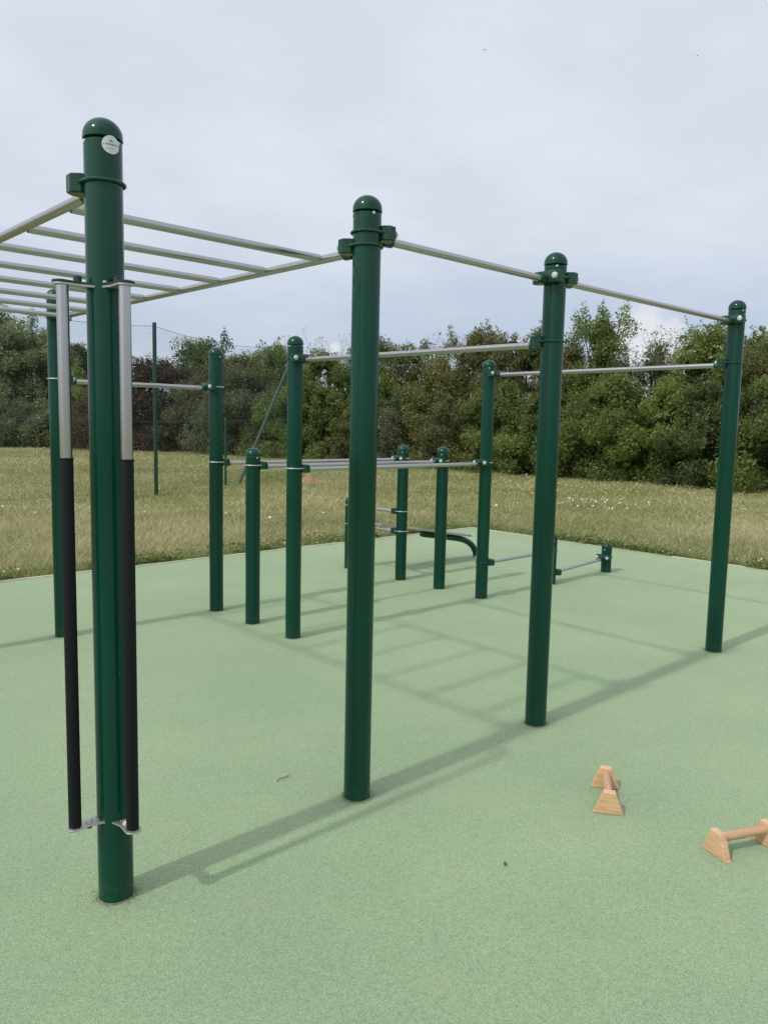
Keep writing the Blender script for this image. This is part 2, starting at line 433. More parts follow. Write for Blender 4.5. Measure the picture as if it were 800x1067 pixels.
def plant(name, label, cat, x, y, height, w, colour, leaves, size=0.085, base=0.4, shape='round', clumps=26, spike=0, lump=0.14, trunk=0.09, limbs=14, d=None, group=None, bark=None, inn=0.35):
    r = thing(name, label, cat, (x, y, -0.03), 0, group)
    w = w * (1.5 if group == TREE_GROUP else 1.3)
    if group == SHRUB_GROUP: height *= 1.10
    if group == TREE_GROUP: height *= 1.03; leaves = int(leaves * 1.25)
    V, t, cs, rs = crown(height, w, d or w * 0.85, base, shape, clumps, leaves, size, lump, spike, inn)
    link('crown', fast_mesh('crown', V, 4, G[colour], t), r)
    link('trunk', wood_mesh(height, base, cs, w, limbs, trunk, bark or BARK), r)
    return r
def bare_plant(name, label, x, y, height, w, leaf_colour, leaves, twigs):
    """a thin tree whose fine grey branches stand out against the sky"""
    r = thing(name, label, 'tree', (x, y, -0.03), 0, TREE_GROUP)
    mb = MB(); ends = []
    def grow(p, dirv, length, rad, depth):
        q = p + dirv * length
        mid = p.lerp(q, 0.5) + Vector(rng.normal(size=3)) * length * 0.05
        mb.tube([p, mid, q], [rad, rad * 0.8, rad * 0.6], 5 if depth < 3 else 3, caps=False)
        if depth >= 5: ends.append(q); return
        for k in range(2 if depth < 2 else int(rng.integers(2, 4))):
            dv = (dirv + Vector(rng.normal(size=3)) * (0.42 if depth else 0.3)); dv.z = abs(dv.z) * 0.8 + 0.25
            grow(q, dv.normalized(), length * rng.uniform(0.62, 0.85), rad * 0.62, depth + 1)
            if depth > 2: ends.append(q.lerp(p, rng.random()))
    n0 = twigs
    for k in range(n0):
        a = 2 * math.pi * k / n0 + rng.random()
        grow(Vector((0.15 * math.cos(a), 0.15 * math.sin(a), -0.05)), Vector((0.30 * math.cos(a) * w / 2.4, 0.30 * math.sin(a) * w / 2.4, 1)).normalized(), height * 0.30, 0.05, 0)
    zmax = max(e.z for e in ends)
    k_ = height / zmax
    mb.v = [(p[0], p[1], p[2] * k_) for p in mb.v]
    link('branches', mb.mesh('branches', TWIG), r)
    E_ = np.array([(e.x, e.y, e.z * k_) for e in ends])
    C = E_[rng.integers(0, len(E_), leaves)] + rng.normal(size=(leaves, 3)) * 0.05
    link('crown', fast_mesh('crown', leaf_quads(C, 0.075, np.zeros((leaves, 3))), 4, G[leaf_colour], rng.normal(0.5, 0.22, leaves)), r)
    return r

# back row, left to right
plant('willow_tree', 'large olive grey willow at the left edge, the bulkiest tree', 'tree', 15.2, 50.2, 8.0, 6.4, 'willow', 30000, 0.13, 0.3, 'round', 46, 6, 0.13, 0.22, 24, group=TREE_GROUP)
plant('willow_tree', 'smaller olive willow just right of the bulkiest tree', 'tree', 17.0, 47.1, 6.8, 3.8, 'willow', 12000, 0.12, 0.3, 'round', 26, 5, 0.13, 0.16, 16, group=TREE_GROUP)
plant('conifer_tree', 'dark pointed tree seen between the two steel grip bars', 'tree', 19.4, 48.3, 6.2, 3.4, 'dark', 10000, 0.11, 0.2, 'cone', 26, 7, 0.13, 0.15, 14, group=TREE_GROUP)
plant('ash_tree', 'light green bushy tree directly left of the purple-leaved tree', 'tree', 19.0, 42.4, 5.0, 3.3, 'lime', 9000, 0.11, 0.2, 'round', 26, 6, 0.13, 0.13, 14, group=TREE_GROUP)
plant('purple_plum_tree', 'dark purple-leaved tree behind the net fence post', 'tree', 20.1, 39.6, 4.9, 5.2, 'purple', 20000, 0.10, 0.1, 'round', 40, 4, 0.13, 0.16, 20, group=TREE_GROUP)
plant('oak_tree', 'tall dark tree rising above the sagging net top', 'tree', 23.4, 40.2, 6.45, 4.6, 'dark', 15000, 0.12, 0.4, 'round', 30, 9, 0.13, 0.17, 20, group=TREE_GROUP)
plant('hawthorn_tree', 'olive tree right of the tall dark tree by the net', 'tree', 24.0, 36.9, 5.6, 4.2, 'olive', 14000, 0.10, 0.3, 'round', 30, 6, 0.13, 0.14, 16, group=TREE_GROUP)
plant('field_maple_tree', 'olive green tree behind the slanting fence brace', 'tree', 23.8, 33.3, 5.45, 3.7, 'mid', 13000, 0.095, 0.3, 'round', 28, 7, 0.13, 0.13, 16, group=TREE_GROUP)
bare_plant('half_bare_tree', 'nearly leafless grey tree with thin twigs left of the second tall post', 25.0, 31.2, 6.45, 2.4, 'deadleaf', 1500, 4)
plant('hawthorn_tree', 'green tree below the leafless grey twigs', 'tree', 23.7, 29.3, 5.0, 3.4, 'mid', 12000, 0.09, 0.2, 'round', 28, 5, 0.13, 0.12, 16, group=TREE_GROUP)
plant('blackthorn_tree', 'dark leafy tree immediately right of the second tall post', 'tree', 24.3, 26.6, 5.55, 2.9, 'dark', 11000, 0.085, 0.2, 'round', 26, 8, 0.13, 0.12, 16, group=TREE_GROUP)
plant('hawthorn_tree', 'mid green tree left of the yellowing tree', 'tree', 24.9, 24.7, 5.3, 3.2, 'mid', 13000, 0.085, 0.2, 'round', 28, 7, 0.13, 0.12, 16, group=TREE_GROUP)
plant('yellowing_tree', 'tree with gold yellowing leaves above the two short posts', 'tree', 24.6, 22.5, 4.5, 3.0, 'gold', 10000, 0.085, 0.2, 'round', 26, 3, 0.13, 0.12, 16, group=TREE_GROUP)
bare_plant('sparse_sapling', 'pale sparse sapling poking above the yellowing tree', 25.6, 23.0, 5.85, 1.9, 'deadleaf', 1000, 3)
plant('hazel_tree', 'olive tree with ragged top behind the slim post with one bar', 'tree', 24.8, 21.2, 5.6, 2.6, 'olive', 11000, 0.08, 0.2, 'round', 26, 10, 0.13, 0.11, 14, group=TREE_GROUP)
plant('hawthorn_tree', 'olive brown tree left of the third tall post', 'tree', 24.9, 19.5, 5.2, 2.5, 'brown', 10000, 0.08, 0.2, 'round', 26, 7, 0.13, 0.11, 14, group=TREE_GROUP)
plant('elder_tree', 'dark round-topped tree partly hidden by the third tall post', 'tree', 25.1, 18.0, 5.45, 2.3, 'dark', 10000, 0.08, 0.2, 'round', 24, 6, 0.13, 0.11, 14, group=TREE_GROUP)
plant('hazel_tree', 'low olive tree just right of the third tall post', 'tree', 25.2, 16.9, 4.75, 2.6, 'olive', 9500, 0.08, 0.2, 'round', 24, 5, 0.13, 0.11, 14, group=TREE_GROUP)
plant('spire_tree', 'tall green tree with one pointed top beneath the white cloud', 'tree', 25.0, 15.4, 5.75, 2.8, 'mid', 13000, 0.08, 0.2, 'cone', 30, 9, 0.13, 0.12, 18, group=TREE_GROUP)
plant('blackthorn_tree', 'dull grey-green tree under the bare grey crown', 'tree', 25.3, 13.7, 4.55, 3.0, 'grey', 11000, 0.08, 0.2, 'round', 26, 4, 0.13, 0.12, 16, group=TREE_GROUP)
bare_plant('half_bare_tree', 'grey half-bare tree with fine twigs left of the bright green tree', 25.8, 13.2, 5.5, 3.0, 'deadleaf', 2600, 6)
plant('sycamore_tree', 'bright green broad-leaved tree behind the bar left of the last post', 'tree', 25.0, 11.4, 5.0, 3.0, 'lime', 12000, 0.10, 0.3, 'round', 30, 8, 0.13, 0.12, 16, group=TREE_GROUP)
plant('hawthorn_tree', 'brownish olive tree at the right edge of the photo', 'tree', 26.1, 9.6, 4.75, 3.6, 'brown', 13000, 0.075, 0.2, 'round', 30, 12, 0.13, 0.12, 18, group=TREE_GROUP)
# front row of shrubs
k = dict(name='shrub', cat='shrub', group=SHRUB_GROUP, shape='mound', base=0.0, trunk=0.05, limbs=10)
def shrub(label, *a, **kw): q = dict(k); q.update(kw); return plant(q.pop('name'), label, q.pop('cat'), *a, **q)
shrub('low dark shrub in front of the bulkiest tree', 14.7, 44.9, 2.3, 4.4, 'grey', 10000, 0.10, clumps=26)
shrub('grey-green shrub at the far end, seen left of the steel grip bars', 16.2, 43.2, 2.0, 3.0, 'willow', 8000, 0.10, clumps=22)
shrub('olive shrub seen low between the two grip bars', 17.7, 41.3, 2.6, 3.6, 'olive', 9000, 0.10, clumps=24)
shrub('olive grey shrub half covering the purple-leaved tree', 20.7, 36.0, 3.6, 3.6, 'grey', 15000, 0.085, clumps=30, lump=0.13)
shrub('broad grey-green shrub between the net post and the fence brace', 21.6, 33.0, 4.0, 4.2, 'grey', 17000, 0.085, clumps=32, lump=0.13)
shrub('olive green shrub at the foot of the fence brace', 22.0, 29.9, 3.3, 3.6, 'mid', 14000, 0.08, clumps=28, lump=0.13)
shrub('dense dark green shrub left of the second tall post', 22.2, 27.7, 3.0, 2.9, 'mid', 12000, 0.08, clumps=26, lump=0.13)
shrub('dark twiggy shrub right beside the second tall post', 22.8, 25.8, 2.9, 2.6, 'brown', 10000, 0.07, clumps=24, lump=0.13)
shrub('grey-green shrub behind the two short posts', 23.1, 23.2, 3.1, 3.3, 'grey', 14000, 0.075, clumps=28, lump=0.13)
shrub('brown-tinged bramble shrub left of the slim post', 22.9, 20.4, 2.6, 3.2, 'brown', 13000, 0.075, clumps=28, lump=0.13)
shrub('fresh green shrub between the slim post and third tall post', 22.9, 18.2, 3.1, 3.2, 'mid', 13000, 0.085, clumps=28, lump=0.13)
shrub('low bramble shrub right of the third tall post', 22.9, 15.9, 2.7, 3.2, 'mid', 14000, 0.085, clumps=28, lump=0.13)
shrub('big rounded green shrub midway between the two right posts', 23.1, 13.8, 3.3, 3.2, 'mid', 15000, 0.08, clumps=30, lump=0.13)
shrub('light green shrub with yellow leaf tips below the bright tree', 23.0, 12.0, 2.7, 3.0, 'lime', 10000, 0.08, clumps=28, lump=0.13)
shrub('dark ivy-like shrub just left of the last tall post', 23.0, 10.3, 3.0, 3.0, 'dark', 14000, 0.085, clumps=28, lump=0.13)
shrub('dark leafy shrub at the right edge, right of the last post', 23.6, 8.4, 3.3, 3.6, 'mid', 16000, 0.085, clumps=30, lump=0.13)

# ------------------------------------------------------------------ meadow grass and flowers (uncountable)
def vnoise(x, y, s, seed):
    r = np.random.default_rng(seed); g = r.random((64, 64))
    X, Y = x / s, y / s; i = np.floor(X).astype(int); j = np.floor(Y).astype(int); fx = X - i; fy = Y - j
    fx = fx * fx * (3 - 2 * fx); fy = fy * fy * (3 - 2 * fy)
    a = g[i % 64, j % 64]; b = g[(i + 1) % 64, j % 64]; c = g[i % 64, (j + 1) % 64]; d_ = g[(i + 1) % 64, (j + 1) % 64]
    return (a * (1 - fx) + b * fx) * (1 - fy) + (c * (1 - fx) + d_ * fx) * fy
def meadow_points(n, dmin, dmax, power):
    """points on the meadow, thicker near the pad"""
    out = []; need = n
    while need > 0:
        m_ = int(need * 2.2) + 1000
        d = dmin + (dmax - dmin) * rng.random(m_) ** power
        a = rng.uniform(-0.62, 0.60, m_)
        r_ = d * np.tan(a)
        x = r_ * cy + d * sy; y = -r_ * sy + d * cy
        ok = ((x > PX + 0.05) | (y > PY + 0.05)) & ((x < 23.6) | (y > 30)) & (y < 47)
        p = np.stack([x, y], 1)[ok][:need]; out.append(p); need -= len(p)
    return np.concatenate(out)
GRASS = plant_material('meadow_grass', [(0.0, (0.105, 0.165, 0.042)), (0.30, (0.200, 0.250, 0.075)), (0.55, (0.335, 0.340, 0.150)), (0.8, (0.470, 0.445, 0.240)), (1.0, (0.64, 0.59, 0.38))], 0.3, 0.7)
def build_grass():
    P = np.concatenate([meadow_points(230000, 7.5, 14, 1.0), meadow_points(220000, 10, 26, 1.15), meadow_points(110000, 20, 52, 1.2)])
    n = len(P); x, y = P[:, 0], P[:, 1]
    dist = np.hypot(x, y)
    edge = np.hypot(np.maximum(x - PX, 0), np.maximum(y - PY, 0))
    big = vnoise(x, y, 2.6, 1) * 0.6 + vnoise(x, y, 0.7, 2) * 0.4
    h = (0.030 + 0.055 * rng.random(n) ** 1.6) * (0.7 + 0.6 * big)
    stalk = rng.random(n) < 0.10
    h[stalk] *= rng.uniform(1.25, 1.9, stalk.sum())
    near_edge = np.exp(-(edge / (0.20 + 0.40 * vnoise(x, y, 0.8, 9))) ** 2)
    h *= 1 + 0.55 * near_edge * (0.3 + vnoise(x, y, 0.4, 8))
    wdt = np.maximum(0.0035, dist * 0.00036) * rng.uniform(0.7, 1.4, n)
    a = rng.uniform(0, 2 * math.pi, n); lean = rng.normal(0, 0.75, (n, 2)) * h[:, None]
    z0 = -0.045
    V = np.empty((n, 3, 3))
    V[:, 0] = np.stack([x - np.cos(a) * wdt, y - np.sin(a) * wdt, np.full(n, z0)], 1)
    V[:, 1] = np.stack([x + np.cos(a) * wdt, y + np.sin(a) * wdt, np.full(n, z0)], 1)
    V[:, 2] = np.stack([x + lean[:, 0], y + lean[:, 1], z0 + h], 1)
    tint = 0.58 + (big - 0.5) * 0.55 + rng.normal(0, 0.20, n) - 0.38 * near_edge + np.where(stalk, 0.22, 0)
    tint -= np.clip((x - 17) / 7, 0, 1) * 0.18 * (y < 25)
    me = fast_mesh('meadow_grass', V.reshape(-1, 3), 3, GRASS, tint)
    tag(link('meadow_grass', me), kind='stuff')
    # broad-leaved weeds and clover creeping over the edge of the pad
    m_ = 70000
    t = rng.random(m_); side = rng.random(m_) < 0.55
    off = np.abs(rng.normal(0, 0.20, m_)) + 0.0
    ex = np.where(side, -2 + 11.4 * t, PX + off); ey = np.where(side, PY + 0.045 + off, 0.5 + 7.5 * t)
    patch = vnoise(ex, ey, 0.45, 5)
    kp = patch > 0.38
    C = np.stack([ex, ey, -0.035 + 0.13 * rng.random(m_) * np.clip(patch * 1.5, 0, 1)], 1)[kp]
    V = leaf_quads(C, 0.030, np.zeros((len(C), 3)), 0.6, 1.0)
    tag(link('verge_weeds', fast_mesh('verge_weeds', V, 4, GRASS, rng.normal(0.32, 0.16, len(C)))), kind='stuff')
build_grass()
WHITE_PETAL = mat('white_petals', (0.78, 0.77, 0.72), 0.7); YELLOW_PETAL = mat('yellow_petals', (0.62, 0.50, 0.05), 0.7); STEM = mat('flower_stem', (0.08, 0.11, 0.03), 0.8)
def flowers(name, P, zlo, zhi, size, petal):
    """six-petalled heads on thin stems"""
    V = []; mi = []
    for (x, y) in P:
        s = size * rng.uniform(0.6, 1.3); z = rng.uniform(zlo, zhi)
        tilt = Vector((rng.normal() * 0.45, rng.normal() * 0.45, 1)).normalized()
        q = tilt.to_track_quat('Z', 'Y'); c = Vector((x, y, z))
        for j in range(6):
            a0 = j * math.pi / 3; a1 = a0 + 0.75
            m0 = (a0 + a1) / 2
            V += [c, c + q @ Vector((math.cos(a0) * s * 0.8, math.sin(a0) * s * 0.8, 0.1 * s)), c + q @ Vector((math.cos(m0) * s, math.sin(m0) * s, 0.16 * s)), c + q @ Vector((math.cos(a1) * s * 0.8, math.sin(a1) * s * 0.8, 0.1 * s))]; mi.append(0)
        V += [(x - 0.003, y, -0.04), (x + 0.003, y, -0.04), (c.x + 0.002, c.y, c.z - 0.002), (c.x - 0.002, c.y, c.z - 0.002)]; mi.append(1)
    me = fast_mesh(name, np.array([tuple(p) for p in V]), 4, [petal, STEM], None, np.array(mi))
    tag(link(name, me), kind='stuff')
def blob(n, x, y, sx, sy_): return np.stack([rng.normal(x, sx, n), rng.normal(y, sy_, n)], 1)
def clean(P): return P[((P[:, 0] > PX + 0.1) | (P[:, 1] > PY + 0.1)) & (P[:, 0] < 23.2)]
flowers('white_meadow_flowers', clean(np.concatenate([blob(110, 14.3, 9.0, 0.7, 0.55), blob(26, 16.5, 7.6, 0.5, 0.4), blob(80, 21.4, 10.6, 0.6, 1.9), blob(60, 21.5, 14.0, 0.5, 2.4), blob(120, 12.5, 37.0, 2.4, 2.6), blob(90, 17, 34, 2.0, 3.0), blob(70, 12.4, 22.0, 1.4, 1.6), blob(40, 19, 27, 2, 3), meadow_points(110, 12, 30, 1.1)])), 0.03, 0.10, 0.020, WHITE_PETAL)
edgeP = np.concatenate([np.stack([rng.uniform(0, 9, 55), PY + 0.06 + np.abs(rng.normal(0, 0.22, 55))], 1), np.stack([PX + 0.06 + np.abs(rng.normal(0, 0.28, 75)), rng.uniform(1.5, 7.5, 75)], 1)])
flowers('verge_daisies', edgeP, 0.0, 0.09, 0.012, WHITE_PETAL)
flowers('yellow_meadow_flowers', clean(np.concatenate([blob(170, 15.6, 11.6, 1.0, 1.0), blob(150, 19.0, 9.6, 1.2, 1.2), blob(60, 19.5, 14.0, 1.2, 1.4), meadow_points(60, 10, 28, 1.1)])), 0.03, 0.10, 0.020, YELLOW_PETAL)
def build_mound():
    mb = MB(); n = 22; vs = []; fs = []
    for j in range(n):
        for i in range(n):
            x = (i / (n - 1) - 0.5) * 2; y = (j / (n - 1) - 0.5) * 2
            r = math.hypot(x, y)
            h = max(0, 1 - r) ** 0.8 * 0.24 * (0.8 + 0.4 * math.sin(5 * x + 2) * math.cos(4 * y)) - 0.06
            vs.append((x * 0.62, y * 0.5, h))
    for j in range(n - 1):
        for i in range(n - 1): fs.append((j * n + i, j * n + i + 1, (j + 1) * n + i + 1, (j + 1) * n + i))
    mb.add(vs, fs)
    o = link('earth_mound', mb.mesh('earth_mound', EARTH, 60), None, (13.1, 16.9, 0.0))
    tag(o, 'small bare brown earth mound in the meadow grass', 'mound')
build_mound()

# ------------------------------------------------------------------ net fence
def build_fence():
    posts = [(0.1, 14.65, 3.62), (3.97, 15.19, 3.62), (7.97, 15.73, 3.62), (14.05, 18.93, 3.93)]
    r = thing('net_fence', 'tall green net fence with slim posts left of the rig', 'fence', (7.97, 15.73, 0))
    o = Vector((7.97, 15.73, 0))
    for (x, y, h) in posts:
        mb = MB(); mb.tube([(0, 0, -0.1), (0, 0, h)], 0.042, 14)
        mb.lathe([(0.044, h), (0.044, h + 0.012), (0.03, h + 0.022), (0, h + 0.026)], 14)
        link('post', mb.mesh('post', FENCE_GREEN), r, Vector((x, y, 0)) - o)
    mb = MB(); a = Vector((11.14, 17.42, -0.05)); b = Vector((14.02, 18.88, 3.74)); mb.tube([a - o, b - o], 0.042, 12)
    link('brace', mb.mesh('brace', BRACE_GREEN), r)
    mb = MB(); mb.tube([(0, 0, -0.1), (0, 0, 1.65)], 0.03, 12); mb.lathe([(0.031, 1.65), (0.025, 1.665), (0, 1.67)], 12)
    link('post', mb.mesh('post', FENCE_GREEN), r, Vector((10.68, 17.31, 0)) - o)
    net = MB(); lower = MB(); rails = MB()
    W = 0.0011
    def wire(mb, p, q, w=W): mb.tube([p, q], w, 3, caps=False)
    for (x0, y0, h0), (x1, y1, h1) in zip(posts[:-1], posts[1:]):
        A = Vector((x0, y0, 0)) - o; B = Vector((x1, y1, 0)) - o; Lh = (B - A).length
        sag = 0.22 if x1 > 10 else 0.10
        def P(t, s):      # s 0 = ground, 1 = net top
            top = h0 + (h1 - h0) * t - 0.06 - sag * 4 * t * (1 - t)
            return A.lerp(B, t) + Vector((0, 0, 0.02 + (top - 0.02) * s))
        for i in range(12): wire(rails, P(i / 12, 1), P((i + 1) / 12, 1), 0.006)
        wire(rails, P(0, 0.43), P(1, 0.43), 0.004); wire(rails, P(0, 0.01), P(1, 0.01), 0.004)
        step = 0.055; nx = int(Lh / step)
        for i in range(nx + 1): wire(net, P(i / nx, 0.43), P(i / nx, 1))
        nz = 38
        for j in range(1, nz):
            s = 0.43 + 0.57 * j / nz
            for i in range(6): wire(net, P(i / 6, s), P((i + 1) / 6, s))
        H = 1.55; stepd = 0.075; n = int((Lh + H) / stepd)
        for i in range(n + 1):
            a0 = i * stepd - H
            t0, t1 = max(a0, 0), min(a0 + H, Lh)
            if t1 > t0:
                for flip in (0, 1):
                    f = (lambda t: (Lh - t) / Lh) if flip else (lambda t: t / Lh)
                    wire(lower, A.lerp(B, f(t0)) + Vector((0, 0, 0.03 + t0 - a0)), A.lerp(B, f(t1)) + Vector((0, 0, 0.03 + t1 - a0)))
    link('netting', net.mesh('netting', WIRE), r); link('chain_link', lower.mesh('chain_link', WIRE), r); link('tension_wires', rails.mesh('tension_wires', WIRE), r)
build_fence()

# ------------------------------------------------------------------ workout rig
R = 0.057
U1, U2, U3, U4, U5, U6 = 1.0637, 2.1447, 3.4350, 5.6162, 6.7190, 7.7912
V1, V6, V8, V9, V13 = 2.4192, 5.7144, 5.1671, 4.6288, 6.5300
RIG0 = Vector((U3, V9, 0))
rig = thing('workout_rig', 'green and steel calisthenics rig of posts, monkey bars and pull-up bars on rubber pad', 'workout rig', RIG0)
SOIL = mat('dusty_soil', (0.16, 0.15, 0.085), 0.95, 0, 0.2)
SOIL.node_tree.links.new(ramp(SOIL, tex_noise(SOIL, 90, 5, 0.7), [(0.3, (0.12, 0.13, 0.075)), (0.7, (0.24, 0.29, 0.17))]), SOIL.node_tree.nodes['Principled BSDF'].inputs['Base Color'])
def make_post(parent, x, y, h, screw, origin):
    mb = MB(); mb.lathe([(R, -0.15), (R, h - R * 0.92 - 0.02)], 48)
    post = link('post', mb.mesh('post', PAINT), parent, Vector((x, y, 0)) - origin)
    mb = MB(); rc = R + 0.0022; z0 = h - R * 0.95
    prof = [(R - 0.004, z0 - 0.012), (rc, z0 - 0.010), (rc, z0 - 0.001)]
    for i in range(1, 11):
        a = i / 10 * math.pi / 2; prof.append((max(rc * math.cos(a), 0.0), z0 + R * 0.95 * math.sin(a)))
    mb.lathe(prof, 48)
    zs = z0 - 0.024
    for q in range(3):
        a = screw - q * math.pi * 2 / 3
        n = Vector((math.cos(a), math.sin(a), 0))
        Mx = Matrix.Translation(n * (R - 0.001) + Vector((0, 0, zs))) @ n.to_track_quat('Z', 'Y').to_matrix().to_4x4()
        mb.lathe([(0.0062, 0), (0.0062, 0.002), (0.004, 0.004), (0, 0.0045)], 10, 1, Mx)
    link('post_cap', mb.mesh('post_cap', [PAINT, BOLT]), post)
    mb = MB(); n = 40; vs = []
    wob = [R + 0.0055 + 0.003 * math.sin(3 * q * 2 * math.pi / n + x * 9) + 0.004 * random.random() for q in range(n)]
    for lvl in range(3):
        for q in range(n):
            a = q * 2 * math.pi / n; rr = (R - 0.001, R + 0.004, wob[q])[lvl]
            vs.append((rr * math.cos(a), rr * math.sin(a), (0.0045, 0.0035, -0.002)[lvl]))
    mb.add(vs, [(l * n + q, (l + 1) * n + q, (l + 1) * n + (q + 1) % n, l * n + (q + 1) % n) for l in range(2) for q in range(n)])
    link('dirt_collar', mb.mesh('dirt_collar', SOIL), post)
    return post
def face(x, y, k):             # angle of a screw seen at fraction k of the radius right of the post's middle
    to = Vector((-x, -y, 0)).normalized(); rt = Vector((-to.y, to.x, 0))
    q = to * math.sqrt(max(0, 1 - k * k)) + rt * k
    return math.atan2(q.y, q.x)
POSTS = {1: (U1, V1, 2.51, -0.93), 2: (U2, V1, 2.508, 0.45), 3: (U3, V1, 2.495, 0.12), 4: (U4, V1, 2.52, 0.66), 5: (U1, V6, 2.50, 0.2), 6: (U2, V6, 2.50, 0.3),
         7: (U3, V6, 2.20, 0.57), 9: (U3, V9, 2.222, -0.7), 10: (U4, V6, 1.40, -0.2), 12: (U4, V9, 2.205, 0.0), 13: (U4, V13, 0.80, 0.3), 14: (U5, V9, 0.532, 0.4), 15: (U6, V9, 0.337, -0.4)}
post = {}
for i, (x, y, h, s) in POSTS.items():
    post[i] = make_post(rig, x, y, h, face(x, y, s), RIG0)

# clamp: local +X points away from the post along the bar; rod_mat slot 2
def clamp_mesh(rod_steel):
    mb = MB()
    yoke = [(0.030, -0.060), (0.050, -0.084), (0.078, -0.084), (0.092, -0.066), (0.092, 0.066), (0.078, 0.084), (0.050, 0.084), (0.030, 0.060)]
    mb.prism(yoke, -0.018, 0.040, 0, None, 0.004)
    mb.tube([(0.088, 0, 0.0), (0.132, 0, 0.0)], 0.0245, 20, 0)                   # socket for the bar
    for s in (-1, 1):                                                            # domed caps over the U-bolt ends
        Mx = Matrix.Translation((0.088, 0.061 * s, 0.012)) @ Matrix.Rotation(math.pi / 2, 4, 'Y')
        mb.lathe([(0.0165, 0.0), (0.0165, 0.007), (0.014, 0.012), (0.008, 0.0145), (0, 0.015)], 20, 1, Mx)
    rr = R + 0.0055
    pts = [(0.05, rr, 0.012)] + [(-rr * math.sin(a), rr * math.cos(a), 0.012) for a in np.linspace(0, math.pi, 25)] + [(0.05, -rr, 0.012)]
    mb.tube(pts, 0.0052, 10, 2)
    return mb.mesh('clamp', [PAINT, BOLT, ZINC if rod_steel else PAINT])
CL_G, CL_S = clamp_mesh(False), clamp_mesh(True)
def make_bar(name, a, b, z0, z1, parent, origin, clamps=(1, 1), rad=0.0170, steel_rod=False, gap=0.105):
    a = Vector((a[0], a[1], z0)); b = Vector((b[0], b[1], z1)); d = (b - a); L_ = d.length; d.normalize()
    mb = MB(); s0 = gap; mb.tube([d * s0, d * (L_ * 0.5), d * (L_ - s0)], rad, 20)
    bar = link(name, mb.mesh(name, STEEL), parent, a - origin)
    ang = math.atan2(d.y, d.x); me = CL_S if steel_rod else CL_G
    if clamps[0]: link('clamp', me, bar, (0, 0, 0), (0, 0, ang))
    if clamps[1]: link('clamp', me, bar, b - a, (0, 0, ang + math.pi))
    return bar
B = lambda *a, **kw: make_bar(a[0], a[1], a[2], a[3], a[4], rig, RIG0, **kw)
B('high_bar', (U2, V1), (U3, V1), 2.350, 2.350)
B('high_bar', (U3, V1), (U4, V1), 2.355, 2.368)
B('pull_up_bar', (U3, V9), (U3, V1), 2.048, 2.035)
B('pull_up_bar', (U4, V9), (U4, V1), 2.068, 2.074)
B('pull_up_bar', (U2, V6), (U3, V6), 1.862, 1.866, steel_rod=True)
B('dip_bar', (U3, V6), (U4, V6), 1.25, 1.25, steel_rod=True)
B('dip_bar', (U3, V9), (U4, V9), 1.258, 1.262, steel_rod=True)
B('wall_bar', (U4, V6), (U4, V13), 0.705, 0.700, steel_rod=True)
B('wall_bar', (U4, V6), (U4, V13), 0.500, 0.492, steel_rod=True)
B('push_up_bar', (U4, V9), (U5, V9), 0.330, 0.340)
B('push_up_bar', (U5, V9), (U6, V9), 0.108, 0.160)
B('ladder_rail', (U1, V1), (U1, V6), 2.306, 2.306, rad=0.0175)
B('ladder_rail', (U2, V1), (U2, V6), 2.298, 2.298, rad=0.0175)
def build_rungs():
    mb = MB(); L_ = U2 - U1 - 0.028
    mb.tube([(-L_ / 2, 0, 0), (0, 0, 0), (L_ / 2, 0, 0)], 0.0165, 18)
    me = mb.mesh('rung', STEEL); o = None
    for i in range(8):
        y = 2.71 + 0.408 * i
        if o is None: o = link('rung', me, rig); q = o
        else: q = o.copy(); COL.objects.link(q); q.parent = rig
        q.location = Vector(((U1 + U2) / 2, y, 2.302)) - RIG0
build_rungs()
